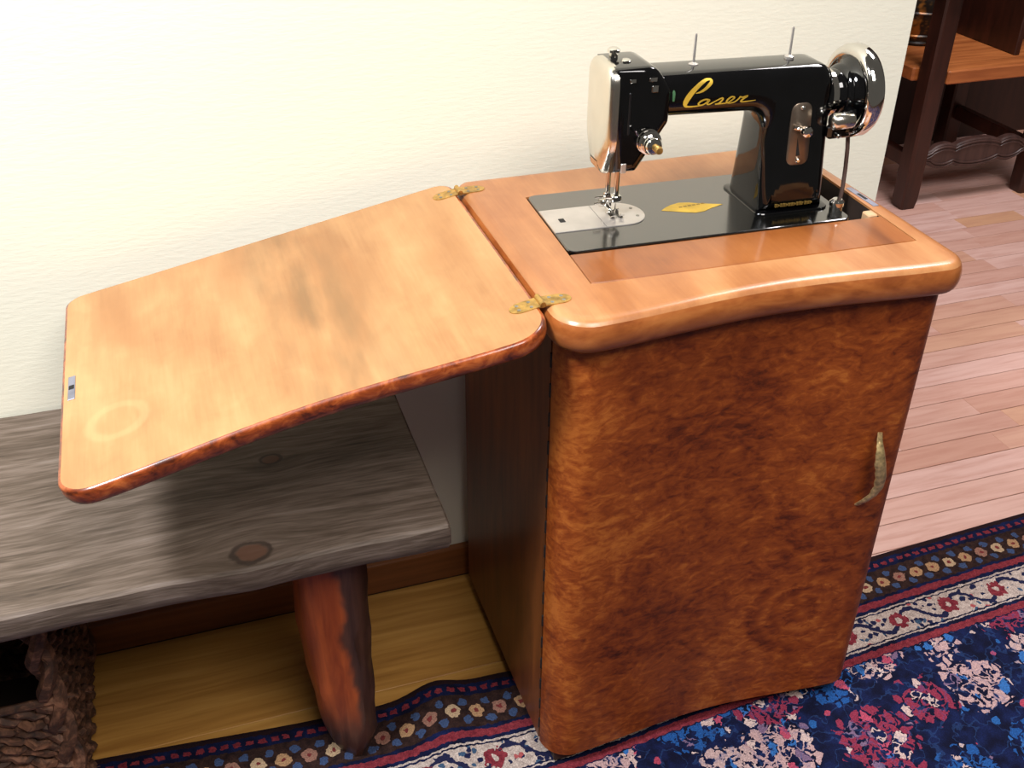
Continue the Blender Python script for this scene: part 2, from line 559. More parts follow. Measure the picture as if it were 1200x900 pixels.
def tag(o, label=None, cat=None, group=None, kind=None):
    if label: o['label'] = label
    if cat: o['category'] = cat
    if group: o['group'] = group
    if kind: o['kind'] = kind
    return o


def round_poly(pts, rad, seg=6):
    """fillet a 2D polygon; rad: radius per corner or one number"""
    n = len(pts); out = []
    if not isinstance(rad, (list, tuple)): rad = [rad] * n
    for i in range(n):
        p0, p1, p2 = Vector(pts[i - 1]), Vector(pts[i]), Vector(pts[(i + 1) % n])
        r = rad[i]
        if r <= 0: out.append(tuple(p1)); continue
        a, b = (p0 - p1), (p2 - p1)
        la, lb = a.length, b.length; a.normalize(); b.normalize()
        ang = a.angle(b)
        d = min(r / math.tan(ang / 2), la * 0.49, lb * 0.49)
        r = d * math.tan(ang / 2)
        c = p1 + (a + b).normalized() * (r / sin(ang / 2))
        s, e = p1 + a * d - c, p1 + b * d - c
        th = s.angle(e); k = 1 if s.x * e.y - s.y * e.x > 0 else -1
        for j in range(seg + 1):
            t = k * th * j / seg
            out.append((c.x + s.x * cos(t) - s.y * sin(t), c.y + s.x * sin(t) + s.y * cos(t)))
    return out


def offset_poly(pts, d):
    """move inwards by d (polygon counter-clockwise)"""
    n = len(pts); out = []
    for i in range(n):
        p0, p1, p2 = Vector(pts[i - 1]), Vector(pts[i]), Vector(pts[(i + 1) % n])
        e1, e2 = (p1 - p0), (p2 - p1)
        if e1.length < 1e-9: e1 = e2
        if e2.length < 1e-9: e2 = e1
        e1.normalize(); e2.normalize()
        n1, n2 = Vector((-e1.y, e1.x)), Vector((-e2.y, e2.x))
        m = n1 + n2
        m = n1 if m.length < 1e-6 else m / max(m.length_squared / 2, 0.5)
        out.append((p1.x + m.x * d, p1.y + m.y * d))
    return out


def ex_y(poly, prof, mapf=None):
    """rings of an XZ polygon along y: prof list of (inset, y)"""
    rings = []
    for ins, y in prof:
        rings.append([(x, y, z) for x, z in offset_poly(poly, ins)])
    if mapf: rings = [[mapf(*p) for p in r] for r in rings]
    return rings


def rprof(D, r, seg=5):
    """rounded profile from -D to D for ex_y"""
    a = [(r - r * sin(t * pi / 2 / seg), -D + r - r * cos(t * pi / 2 / seg)) for t in range(seg + 1)]
    return a + [(i, -y) for i, y in reversed(a)]


# ================================================================== SETTING
def build_setting():
    WALL_END = 0.7415
    b = MB(); b.box(-3.0, WALL_END, 0, 0.12, 0, 2.7)
    tag(b.build('wall_back', 'wall', smooth=0), 'cream plastered wall behind the sewing cabinet and bench', 'wall', kind='structure')
    b = MB(); b.box(-3.0, WALL_END + 0.0, -0.015, 0.0, 0, 0.064, 0.003)
    tag(b.build('baseboard_back', 'baseboard'), 'brown wooden baseboard along the foot of the cream wall', 'baseboard', kind='structure')
    b = MB(); b.box(0.0, 5.0, 1.62, 1.72, 0, 2.7)
    tag(b.build('wall_far', 'far_wall_gloom', smooth=0), 'wall behind the armchair, dark brown standing in for unlit gloom', 'wall', kind='structure')
    b = MB(); b.box(-3.0, 5.0, -2.6, 1.72, -0.06, -0.004)
    fl = b.build('floor', 'subfloor', smooth=0)
    tag(fl, 'wooden floor of short pinkish maple strips and wide oak boards', 'floor', kind='structure')
    rnd = random.Random(5)
    cache = {}

    def plank(x0, x1, y0, y1, mat, z=0.0):
        L, W = round(x1 - x0, 2), round(y1 - y0, 3)
        key = (L, W, mat)
        if key not in cache:
            b = MB(); b.box(-L / 2, L / 2, -W / 2, W / 2, -0.004, 0.0, 0.0009)
            o = b.build('plank', mat, fl, smooth=0)
            cache[key] = o.data
        else:
            o = bpy.data.objects.new('plank', cache[key]); COL.objects.link(o); o.parent = fl
        o.location = ((x0 + x1) / 2, (y0 + y1) / 2, z)
    wd = 0.0640
    y = -0.45
    while y < 1.60:
        lim = 0.31 if y < 0.12 else 0.4
        x = lim - rnd.choice([0.0, 0.0, 0.1, 0.2]) if y > 0.12 else lim
        xe = 3.3 if y > -0.2 else 1.9
        while x < xe:
            L = rnd.choice([0.22, 0.30, 0.38, 0.46, 0.56, 0.68])
            plank(x + 0.0009, x + L - 0.0009, y + 0.0008, y + wd - 0.0008, 'maple')
            x += L
        y += wd
    for i in range(2):
        plank(-1.70, 0.305, -0.4415 + i * 0.2132 + 0.0002, -0.4415 + (i + 1) * 0.2132 - 0.0002, 'oak')


# ---------------------------------------------------------------- rug
def build_rug():
    ctrl = [(-2.2, -0.16), (-1.2, -0.195), (-0.6, -0.228), (-0.28, -0.258), (0.0, -0.262), (0.4, -0.226), (0.75, -0.2), (1.1, -0.184), (2.4, -0.14)]

    def edge(x):
        for (a, ya), (b, yb) in zip(ctrl, ctrl[1:]):
            if x <= b:
                t = (x - a) / (b - a); t = max(0, min(1, t))
                return ya + (yb - ya) * t
        return ctrl[-1][1]

    def edges(x): return sum(edge(x + k * 0.03) for k in range(-3, 4)) / 7

    def hump(x, v):
        h = 0.026 * exp(-((x + 0.105) / 0.045) ** 2) * exp(-(v / 0.16) ** 2)
        h += 0.008 * exp(-((x + 0.02) / 0.05) ** 2) * exp(-(v / 0.12) ** 2)
        return h
    us = []; x = -1.5
    while x < 2.2:
        us.append(x); x += 0.012 if -0.35 < x < 0.1 else 0.03
    vs_ = [0, .004, .01, .02, .03, .045, .06, .08, .1, .13, .16, .2, .25, .3, .4, .55, .8, 1.2, 1.6, 1.95]
    b = MB(); uv = []
    vv = []; T = 0.006
    for v in vs_:
        for x in us:
            z = T + hump(x, v)
            if v == 0: z -= 0.003
            vv.append((x, edges(x) - v, z)); uv.append((x, v))
    nu = len(us); fs = []
    for j in range(len(vs_) - 1):
        for i in range(nu - 1):
            fs.append((j * nu + i, j * nu + i + 1, (j + 1) * nu + i + 1, (j + 1) * nu + i))
    base = len(vv)
    # underside, so that the rug has thickness
    for v in vs_:
        for x in us:
            vv.append((x, edges(x) - v, 0.001 + hump(x, v))); uv.append((x, v))
    for j in range(len(vs_) - 1):
        for i in range(nu - 1):
            fs.append((base + j * nu + i, base + (j + 1) * nu + i, base + (j + 1) * nu + i + 1, base + j * nu + i + 1))
    for i in range(nu - 1):
        fs.append((i, base + i, base + i + 1, i + 1))
        k = (len(vs_) - 1) * nu + i
        fs.append((k, k + 1, base + k + 1, base + k))
    for j in range(len(vs_) - 1):
        k = j * nu; fs.append((k, k + nu, base + k + nu, base + k))
        k = j * nu + nu - 1; fs.append((k, base + k, base + k + nu, k + nu))
    b.add(vv, fs)
    o = b.build('rug', 'rug')
    ul = o.data.uv_layers.new(name='UVMap')
    for l in o.data.loops: ul.data[l.index].uv = uv[l.vertex_index]
    tag(o, 'navy oriental rug with pink, blue and cream flowers and striped border', 'rug')


# ================================================================== CABINET
H = 0.76


def outline(xa, xb, yb, yf, bow, rfl, rfr, rb, nf=24, seg=8):
    pts = []
    for i in range(nf + 1):
        t = i / nf
        x = xa + rfl + (xb - rfr - xa - rfl) * t
        pts.append((x, yf + bow * sin(pi * t) ** 1.5))
    def arc(cx, cy, r, a0, a1):
        for k in range(1, seg + 1):
            a = a0 + (a1 - a0) * k / seg
            pts.append((cx + r * cos(a), cy + r * sin(a)))
    def line(p, q, n):
        for k in range(1, n + 1):
            pts.append((p[0] + (q[0] - p[0]) * k / n, p[1] + (q[1] - p[1]) * k / n))
    arc(xb - rfr, yf + rfr, rfr, -pi / 2, 0)
    line((xb, yf + rfr), (xb, yb - rb), 12)
    arc(xb - rb, yb - rb, rb, 0, pi / 2)
    line((xb - rb, yb), (xa + rb, yb), 24)
    arc(xa + rb, yb - rb, rb, pi / 2, pi)
    line((xa, yb - rb), (xa, yf + rfl), 12)
    arc(xa + rfl, yf + rfl, rfl, pi, 3 * pi / 2 - 1e-3)
    return pts[:-1]


def build_cabinet():
    org = (0.26, -0.25, 0.0)
    root = empty('sewing_cabinet', org, 'orange-brown burl wood sewing cabinet with its lid folded open', 'cabinet')
    out = outline(0.0, 0.522, -0.051, -0.478, 0.016, 0.045, 0.035, 0.022)
    # hole for the machine and its front insert
    # (slightly skewed quadrilateral, as the machine sits a little askew in it)
    FL, FR, BR, BL = (0.0668, -0.3925), (0.4900, -0.4055), (0.4985, -0.1525), (0.0767, -0.1365)

    def quad(s_, t_):
        return tuple((FL[j] * (1 - s_) + FR[j] * s_) * (1 - t_) + (BL[j] * (1 - s_) + BR[j] * s_) * t_ for j in (0, 1))
    hp = []
    for x, y in out:
        # project from the centre outwards onto the sides of the hole
        dx, dy = (x - 0.261) / 0.261, (y + 0.2645) / 0.2135
        k = max(abs(dx), abs(dy))
        hp.append(quad(0.5 + 0.5 * dx / k, 0.5 + 0.5 * dy / k))
    prof = []
    z0, z1 = 0.718, H
    hz, zc, bul = (z1 - z0) / 2, (z0 + z1) / 2, 0.016
    for k in range(-8, 9):
        t = k / 8 * pi / 2
        prof.append((bul * (1 - cos(t) ** 0.7), zc + hz * sin(t)))
    b = MB()
    rings = [[(x, y, z) for x, y in offset_poly(out, i)] for i, z in prof]
    b.loft(rings[:13], False, False, mi=1)
    b.loft(rings[12:], False, False, mi=0)
    top = rings[-1]; bot = rings[0]
    sup = [(x, y, H) for x, y in offset_poly(out, bul + 0.003)]
    b.loft([top, sup], False, False, mi=0)
    b.loft([sup, [(x, y, H) for x, y in hp], [(x, y, H - 0.003) for x, y in hp]], False, False, mi=0)
    b.loft([[(x, y, H - 0.003) for x, y in hp], [(x, y, z0) for x, y in hp], bot], False, False, mi=2)
    b.build('top_board', ['top_veneer', 'rim', 'dark_inside'], root, org, 50)

    # front insert strip, hinged in the opening
    tb = 0.3005   # back edge of the strip, as a fraction of the depth of the opening
    strip = [quad(0.003, 0.005), quad(0.997, 0.005), quad(0.997, tb), quad(0.003, tb)]
    b = MB(); b.loft([[(x, y, z) for x, y in offset_poly(strip, i)] for i, z in ((0, H - 0.018), (0, H - 0.0008), (0.0008, H + 0.0002))])
    b.build('insert_strip', 'insert_veneer', root, org, 0)

    # carcass panels
    xl, xr, yb, yf = 0.013, 0.511, -0.053, -0.414
    zb, zt = 0.035, 0.718
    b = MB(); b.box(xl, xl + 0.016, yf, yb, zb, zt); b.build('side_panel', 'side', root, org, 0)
    b = MB(); b.box(xr - 0.016, xr, yf, yb, zb, zt); b.build('side_panel', 'burl', root, org, 0)
    b = MB(); b.box(xl + 0.016, xr - 0.016, yb - 0.01, yb, zb, zt); b.build('back_panel', 'dark_inside', root, org, 0)
    b = MB(); b.box(xl + 0.016, xr - 0.016, yf, yb - 0.01, zb, zb + 0.016); b.build('bottom_panel', 'dark_inside', root, org, 0)
    b = MB(); b.box(xl + 0.016, xr - 0.016, yf, yb - 0.01, 0.50, 0.512); b.build('inner_shelf', 'dark_inside', root, org, 0)
    b = MB(); b.box(xl + 0.002, xl + 0.02, yf - 0.005, yf + 0.001, zb + 0.002, zt); b.build('door_hinge_strip', 'seam_black', root, org, 0)
    # hinge knuckles along the seam
    b = MB(); b.lathe([(0.0022, 0), (0.0022, 0.018)], 8)
    kn = b.build('hinge_knuckle', 'seam_black', root)
    for k in range(16):
        if k: kn = kn.copy(); COL.objects.link(kn)
        kn.location = (xl + 0.0005 - org[0], yf - 0.0022 - org[1], 0.06 + k * 0.041)

    # bow-fronted door wrapping round the corner
    bo = outline(xl, xr, yb, -0.457, 0.016, 0.04, 0.028, 0.004)
    path = [p for p in bo if p[1] < -0.4185]
    # order the path from the left seam to the right
    i0 = max(range(len(path)), key=lambda i: (path[i][0] < 0.1) * (path[i][1] + 1))
    left = sorted([p for p in path if p[0] < 0.054], key=lambda p: -p[1] + p[0] * 2)
    rest = sorted([p for p in path if 0.054 <= p[0] < 0.482], key=lambda p: p[0])
    right = sorted([p for p in path if p[0] >= 0.482], key=lambda p: p[1] + p[0] * 2)
    path = [(xl, -0.4185)] + left + rest + right + [(xr, -0.4155)]
    m = len(path)
    inner = []
    for i, p in enumerate(path):
        a, c2 = Vector(path[max(i - 1, 0)]), Vector(path[min(i + 1, m - 1)])
        t = (c2 - a).normalized()
        inner.append((p[0] - t.y * 0.018, min(p[1] + t.x * 0.018, -0.4155)))
    poly = path + list(reversed(inner))
    b = MB()
    b.loft([[(x, y, z) for x, y in offset_poly(poly, i)] for i, z in ((0.002, zb - 0.004), (0, zb - 0.002), (0, zt - 0.001))])
    door = b.build('door', 'burl', root, org, 25)
    # leaf-shaped brass pull
    b = MB()
    pts, rads = [], []
    cl = [(0.4600, 0.514, 0.003), (0.4515, 0.509, 0.016), (0.4515, 0.497, 0.022), (0.454, 0.478, 0.025), (0.4595, 0.457, 0.025), (0.4625, 0.437, 0.022), (0.4595, 0.421, 0.018), (0.4535, 0.408, 0.012), (0.4505, 0.394, 0.002)]
    rr = [0.0035, 0.0045, 0.0062, 0.0082, 0.0080, 0.0070, 0.0062, 0.0056, 0.0048]
    fy = -0.452
    for i in range(len(cl) - 1):
        for k in range(4):
            t = k / 4
            pts.append(tuple(cl[i][j] * (1 - t) + cl[i + 1][j] * t for j in range(3))); rads.append(rr[i] * (1 - t) + rr[i + 1] * t)
    pts.append(cl[-1]); rads.append(rr[-1])
    rings = []
    for (x, z, h), r in zip(pts, rads):
        sc_ = 1 + 0.22 * abs(sin((z - 0.42) * pi / 0.016)) if 0.425 < z < 0.505 else 1
        rings.append([(x + r * cos(2 * pi * k / 12) * (sc_ if 3 < k < 9 else 1) * (1 + 0.10 * sin(3 * 2 * pi * k / 12)), fy - h + 0.55 * r * sin(2 * pi * k / 12), z - 0.2 * r * cos(2 * pi * k / 12)) for k in range(12)])
    b.loft(rings)
    h = b.build('handle', 'brass_handle', door, org)
    h['label'] = 'leaf-shaped aged brass pull'

    # feet
    for x, y, g in ((0.045, -0.425, 0.006), (0.48, -0.425, 0.006), (0.045, -0.085, 0.0), (0.48, -0.085, 0.0)):
        b = MB()
        b.loft([[(x + sx * q, y + sy * q, z) for sx, sy in ((-1, -1), (1, -1), (1, 1), (-1, 1))] for q, z in ((0.014, g + 0.0005), (0.017, g + 0.004), (0.020, zb - 0.001))])
        b.build('foot', 'foot_brown', root, org, 0)

    # lid, hinged at the left edge and hanging slightly below level
    ang = radians(11.0)
    hxx = -0.0015
    lo = outline(-0.525, -0.004, -0.051, -0.478, 0.014, 0.035, 0.045, 0.024)
    prof = [(0.004, 0.0), (0.0012, -0.0012), (0, -0.004), (0, -0.013), (0.0025, -0.019), (0.007, -0.0225), (0.014, -0.0245)]

    def rot(p):
        x, y, z = p[0] - hxx, p[1], p[2]
        return (hxx + x * cos(ang) - z * sin(ang) * -1 * -1, y, H + x * sin(ang) + z * cos(ang))
    b = MB()
    rings = [[(x, y, z) for x, y in offset_poly(lo, i)] for i, z in prof]
    b.loft(rings, False, True, mi=1)
    sup = [(x, y, 0.0) for x, y in offset_poly(lo, 0.008)]
    b.loft([sup, rings[0]], False, False, mi=0)
    b.add(sup, [tuple(range(len(lo)))], 0)
    lid = b.build('lid', ['lid_veneer', 'lid_rim'], root, (0, 0, 0), 50)
    R = Matrix.Rotation(-ang, 4, 'Y')
    lid.matrix_local = Matrix.Translation((hxx - org[0], -org[1], H - org[2])) @ R
    # lock plate near the free edge
    b = MB(); b.box(-0.5165, -0.5085, -0.302, -0.253, -0.001, 0.0009, 0.0004)
    lp = b.build('lock_plate', 'lock_steel', lid, smooth=0)
    b = MB(); b.box(-0.5155, -0.5095, -0.281, -0.273, 0.0008, 0.0012)
    b.build('keyhole', 'seam_black', lid, smooth=0)

    # brass leaf hinges let into lid and top
    for yh in (-0.414, -0.090):
        hg = None
        for side in (-1, 1):
            half = []
            for k in range(13):
                a = -pi / 2 + pi * k / 12
                half.append((0.022 + 0.014 * cos(a), 0.0105 * sin(a)))
            poly = [(0.002, -0.0105)] + half + [(0.002, 0.0105)]
            b = MB()
            zr = []
            for z in (-0.001, 0.0008):
                ring = []
                for px, py in poly:
                    x = side * px
                    if side < 0: p = (hxx + x * cos(ang), yh + py, H + x * sin(ang) + z)
                    else: p = (hxx + x, yh + py, H + z)
                    ring.append(p)
                zr.append(ring)
            b.loft(zr)
            if hg is None:
                b2 = MB(); b2.tube([(hxx, yh - 0.0105, H + 0.0012), (hxx, yh + 0.0105, H + 0.0012)], 0.0034, 10)
                hg = b2.build('hinge', 'brass_old', root, org)
                hg['label'] = 'brass leaf hinge joining lid and top'
            b.build('hinge_leaf', 'brass_old', hg, org, 0)
            for px, py in ((0.012, -0.0055), (0.012, 0.0055), (0.027, 0.0) if False else (0.026, -0.004), (0.026, 0.005)):
                x = side * px
                z = H + (x * sin(ang) if side < 0 else 0) + 0.0008
                xx = hxx + (x * cos(ang) if side < 0 else x)
                b3 = MB(); b3.lathe([(0.0022, -0.0005), (0.0022, 0.0003), (0.0014, 0.0007)], 10, (xx, yh + py, z))
                b3.build('screw', 'steel_screw', hg, org)

    # strike plate on the right rim and little latch block in the opening
    b = MB(); b.box(0.500, 0.5085, -0.300, -0.236, H - 0.001, H + 0.0008, 0.0004)
    b.build('strike_plate', 'lock_steel', root, org, 0)
    b = MB(); b.box(0.500 + 0.002, 0.5065, -0.278, -0.258, H + 0.0007, H + 0.0011)
    b.build('strike_slot', 'seam_black', root, org, 0)
    b = MB(); b.box(0.480, 0.4955, -0.320, -0.304, H - 0.02, H - 0.002, 0.002)
    b.build('latch_block', 'latch_wood', root, org, 0)


# ================================================================== SEWING MACHINE
def build_machine():
    OX, OY, OZ = 0.161, -0.229, H + 0.0025
    rz = radians(-2.2)
    root = empty('sewing_machine', (OX, OY, OZ), 'glossy black sewing machine with gold script and chrome fittings', 'sewing machine', rz=rz)
    # bed
    b = MB()
    poly = round_poly([(-0.087, -0.088), (0.292, -0.088), (0.292, 0.088), (-0.087, 0.088)], 0.012)
    b.loft([[(x, y, z) for x, y in offset_poly(poly, i)] for i, z in ((0, -0.03), (0, -0.0015), (0.0005, -0.0004), (0.0015, 0))])
    b.build('bed', 'bed_enamel', root, smooth=12)

    # arm and column, one casting
    D0 = 0.034
    zb, zt = 0.128, 0.181
    sil = round_poly([(0.180, 0.0), (0.275, 0.0), (0.272, zt - 0.001), (0.02, zt + 0.003), (0.02, zb + 0.004), (0.180, zb)],
                     [0, 0, 0.026, 0, 0, 0.022], 8)
    RR = 0.016

    def deep(x, y, z):
        k = 1.0
        if z < 0.125: k = 1.0 + 0.50 * ((0.125 - z) / 0.125) ** 1.3
        return (x, y * k, z)
    # densify the column edges so that the flare shows
    dense = []
    for i, p in enumerate(sil):
        q = sil[(i + 1) % len(sil)]
        L = math.dist(p, q); m = max(1, int(L / 0.012))
        for k in range(m): dense.append((p[0] + (q[0] - p[0]) * k / m, p[1] + (q[1] - p[1]) * k / m))
    b = MB()
    b.loft(ex_y(dense, rprof(D0, RR), deep), False, False)
    # front and back faces as strips between matching heights would be concave: use triangulated caps
    for sgn in (-1, 1):
        ring = [deep(x, sgn * D0, z) for x, z in offset_poly(dense, 0.0)]
    rings = ex_y(dense, rprof(D0, RR), deep)
    b.add(rings[0], [tuple(range(len(dense)))])
    b.add(rings[-1], [tuple(range(len(dense)))])
    body = b.build('arm_and_column', 'black_enamel', root, smooth=60)
    bm = bmesh.new(); bm.from_mesh(body.data)
    bmesh.ops.remove_doubles(bm, verts=bm.verts, dist=1e-6)
    bmesh.ops.triangulate(bm, faces=[f for f in bm.faces if len(f.verts) > 4])
    bmesh.ops.recalc_face_normals(bm, faces=bm.faces)
    bm.to_mesh(body.data); bm.free()
    # base flange
    b = MB()
    poly = round_poly([(0.176, -0.0535), (0.279, -0.0535), (0.279, 0.0535), (0.176, 0.0535)], 0.012)
    b.loft([[(x, y, z) for x, y in offset_poly(poly, i)] for i, z in ((0, 0.0), (0, 0.0016), (0.0008, 0.0026), (0.003, 0.003))])
    b.build('column_flange', 'black_enamel', root, smooth=30)

    # head
    hp = round_poly([(-0.019, 0.070), (0.013, 0.070), (0.051, 0.128), (0.052, 0.168), (0.030, 0.196), (-0.019, 0.196)],
                    [0.0, 0.006, 0.01, 0.014, 0.02, 0.0], 6)
    b = MB(); b.loft([[(x, -0.038, z) for x, z in offset_poly(hp, 0.011)]] + ex_y(hp, rprof(0.038, 0.009)) + [[(x, 0.038, z) for x, z in offset_poly(hp, 0.011)]])
    b.build('head', 'black_enamel', root, smooth=50)

    # domed chrome face plate on the end of the head
    yz = round_poly([(-0.020, 0.064), (0.020, 0.064), (0.040, 0.105), (0.040, 0.197), (-0.040, 0.197), (-0.040, 0.105)],
                    [0.012, 0.012, 0.05, 0.022, 0.022, 0.05], 8)
    b = MB()
    rings = []
    for ins, x in ((0.0, -0.016), (0.0, -0.021), (0.0012, -0.0242), (0.004, -0.0265), (0.009, -0.0282), (0.016, -0.0293)):
        rings.append([(x, y, z) for y, z in offset_poly(yz, ins)])
    b.loft(rings)
    fp = b.build('face_plate', 'face_chrome', root, smooth=60)
    for y, z in ((0.012, 0.2065), (-0.012, 0.2065)):
        pass
    b = MB(); b.lathe([(0.0055, 0.194), (0.0055, 0.1995), (0.004, 0.2005), (0.0045, 0.2015), (0.0075, 0.2025), (0.0075, 0.2055), (0.005, 0.2075)], 18, (-0.006, 0.012, 0))
    b.build('presser_regulator', 'chrome', root)
    b = MB(); b.lathe([(0.006, 0.195), (0.006, 0.1975), (0.004, 0.1990)], 16, (0.002, -0.008, 0))
    b.build('oil_cap', 'chrome', root)

    # needle bar, presser bar, clamp, needle, foot
    b = MB(); b.lathe([(0.0034, 0.025), (0.0034, 0.08)], 12, (0.003, -0.002, 0)); b.build('needle_bar', 'chrome', root)
    b = MB(); b.lathe([(0.0034, 0.016), (0.0034, 0.08)], 12, (-0.004, 0.010, 0)); pb = b.build('presser_bar', 'chrome', root)
    b = MB(); b.box(-0.004, 0.009, -0.008, 0.004, 0.020, 0.028, 0.0015); b.build('needle_clamp', 'chrome', root)
    b = MB(); b.lathe([(0.0012, 0.0), (0.0012, 0.012), (0.0050, 0.0125), (0.0050, 0.019), (0.0035, 0.02)], 12, (-0.022, 0.006, 0.024), axis='x'); b.build('clamp_screw', 'chrome', root)
    b = MB(); b.lathe([(0.0003, 0.002), (0.0010, 0.006), (0.0010, 0.024)], 8, (0.003, -0.002, 0)); b.build('needle', 'chrome', root)
    b = MB()
    b.box(-0.009, 0.001, 0.004, 0.014, 0.010, 0.019, 0.0015)
    b.box(-0.007, -0.002, -0.006, 0.010, 0.006, 0.011, 0.001)
    for sx in (-1, 1):
        b.loft([[(0.002 + sx * 0.0055 + dx, y, z + dz) for dx, dz in ((-0.0028, 0), (0.0028, 0), (0.0028, 0.0016), (-0.0028, 0.0016))] for y, z in ((-0.016, 0.0050), (-0.011, 0.0016), (0.008, 0.0014))])
    b.box(-0.006, 0.010, 0.002, 0.008, 0.0016, 0.007, 0.0008)
    b.build('presser_foot', 'chrome', root)
    b = MB(); b.lathe([(0.0015, 0), (0.0015, 0.006), (0.0050, 0.0062), (0.0050, 0.012)], 12, (-0.021, 0.009, 0.0145), axis='x'); b.build('foot_screw', 'chrome', root)

    # needle plate and slide plate
    pts = [(-0.0865, -0.034), (0.012, -0.034)]
    for k in range(1, 16):
        a = -pi / 2 + pi * k / 16
        pts.append((0.012 + 0.030 * cos(a), 0.034 * sin(a)))
    pts += [(0.012, 0.034), (-0.0865, 0.034)]
    b = MB(); b.loft([[(x, y, z) for x, y in offset_poly(pts, i)] for i, z in ((0, -0.001), (0, 0.0008), (0.0006, 0.0012))])
    np_ = b.build('needle_plate', 'plate_steel', root, smooth=0)
    b = MB(); b.box(-0.0195, -0.0191, -0.034, 0.034, 0.0012, 0.00135); b.build('plate_seam', 'seam_black', np_, smooth=0)
    for x in (-0.003, 0.003, 0.009):
        b = MB(); b.box(x - 0.0012, x + 0.0012, -0.011, 0.010, 0.0012, 0.0018); b.build('feed_dog', 'steel_screw', np_, smooth=0)
    b = MB(); b.box(-0.071, -0.064, -0.007, 0.003, 0.0012, 0.0017); b.build('slide_catch', 'seam_black', np_, smooth=0)
    for x, y in ((0.030, -0.012), (0.030, 0.012)):
        b = MB(); b.lathe([(0.0022, 0.001), (0.0022, 0.0017)], 10, (x, y, 0)); b.build('screw', 'steel_screw', np_)

    # gold emblem on the bed: a slanted leaf-like diamond
    em = [(0.0764, -0.0081), (0.0906, -0.0145), (0.1059, -0.021), (0.1188, -0.0195), (0.1336, -0.0119), (0.1513, -0.0052), (0.1239, 0.0048), (0.1106, 0.0113), (0.0975, 0.0138), (0.0837, 0.0092), (0.0749, 0.0039), (0.0662, -0.0035)]
    b = MB(); b.loft([[(x, y, z) for x, y in em] for z in (0.0001, 0.0004)])
    e_ = b.build('bed_emblem', 'gold_paint', root, smooth=0)
    e_['label'] = 'gold diamond-shaped emblem'
    b = MB()
    for k in range(6):
        x0 = 0.092 + k * 0.0065
        b.box(x0, x0 + 0.0045, -0.0015 + k * 0.0008, 0.0012 + k * 0.0008, 0.0004, 0.00055)
    b.build('emblem_lettering', 'dim_gold', e_, smooth=0)

    # gold script on the arm, following the rounded front
    def fy(z):
        zt_ = zt + 0.001; d = min(z - (zb + 0.002), zt_ - z)
        if d >= RR: return -D0
        d = max(d, 0); return -D0 + RR - sqrt(max(RR * RR - (RR - d) ** 2, 0))

    def tolocal(u, v):
        px, py = 790 + u / 10.91, 80 + v / 10.92
        x = 0.2262 + (px - 800) * 0.00113 + (py - 122) * 0.00011
        z = 0.9075 - (py - 122) * 0.00107 - (px - 800) * 0.00004
        return x - OX, z - OZ
    strokes = [
        ([(290, 298), (345, 285), (400, 255), (450, 212), (485, 175), (488, 148), (462, 140), (415, 150), (340, 195), (265, 262), (205, 335), (165, 400), (160, 440), (190, 458), (270, 458), (350, 450)],
         [4, 14, 22, 26, 24, 18, 14, 20, 30, 38, 42, 38, 28, 14, 10, 10]),
        ([(460, 385), (410, 378), (350, 400), (322, 430), (345, 448), (400, 432), (465, 385), (430, 432), (460, 440), (520, 412), (610, 372), (632, 380), (600, 418), (570, 438), (530, 442), (600, 440), (690, 430), (765, 385), (775, 365), (735, 362), (690, 395), (676, 425), (715, 438), (780, 425), (835, 385), (850, 366), (880, 372), (945, 358), (900, 385), (858, 420), (880, 430), (960, 425), (1050, 416)],
         [14, 14, 16, 16, 14, 12, 14, 14, 12, 11, 12, 15, 16, 14, 12, 11, 11, 13, 14, 15, 16, 15, 12, 11, 13, 13, 13, 15, 16, 14, 12, 10, 4]),
    ]
    for si, (pl, wd) in enumerate(strokes):
        b = MB(); fine = []
        n = len(pl)
        for i in range(n - 1):
            p0, p1, p2, p3 = pl[max(i - 1, 0)], pl[i], pl[i + 1], pl[min(i + 2, n - 1)]
            for k in range(5):
                t = k / 5
                q = [0.5 * (2 * p1[j] + (p2[j] - p0[j]) * t + (2 * p0[j] - 5 * p1[j] + 4 * p2[j] - p3[j]) * t * t + (3 * p1[j] - p0[j] - 3 * p2[j] + p3[j]) * t ** 3) for j in (0, 1)]
                fine.append((q[0], q[1], wd[i] * (1 - t) + wd[i + 1] * t))
        fine.append((pl[-1][0], pl[-1][1], wd[-1]))
        vs, fs = [], []
        for i, (u, v, wv) in enumerate(fine):
            wv *= 1.35 if si else 1.6
            a, c = fine[max(i - 1, 0)], fine[min(i + 1, len(fine) - 1)]
            du, dv = c[0] - a[0], c[1] - a[1]; L = math.hypot(du, dv) or 1
            nx, ny = -dv / L, du / L
            for s in (-1, 0, 1):
                x, z = tolocal(u + nx * s * wv / 2, v + ny * s * wv / 2)
                vs.append((x, fy(z) - 0.0006 - (0.0002 if si else 0), z))
        for i in range(len(fine) - 1):
            for k in range(2): fs.append((i * 3 + k, i * 3 + k + 1, i * 3 + 4 + k, i * 3 + 3 + k))
        b.add(vs, fs)
        o = b.build('script_lettering', 'gold_paint', root, smooth=0)
        o['label'] = 'gold script lettering on the arm'

    # tiny gold line of capitals at the foot of the column
    b = MB(); rnd = random.Random(3)
    yb = -0.034 * 1.48
    for k in range(14):
        x = 0.200 + k * 0.0038
        b.box(x, x + 0.0008, yb - 0.0022, yb - 0.0002, 0.0095, 0.0132)
        if k % 3 != 1: b.box(x + 0.0018, x + 0.0026, yb - 0.0022, yb - 0.0002, 0.0095, 0.0132)
        b.box(x, x + 0.0026, yb - 0.0022, yb - 0.0002, rnd.choice([0.0095, 0.011, 0.0124]), rnd.choice([0.0105, 0.0120, 0.0132]) + 0.0003)
    b.build('column_lettering', 'dim_gold', root, smooth=0)

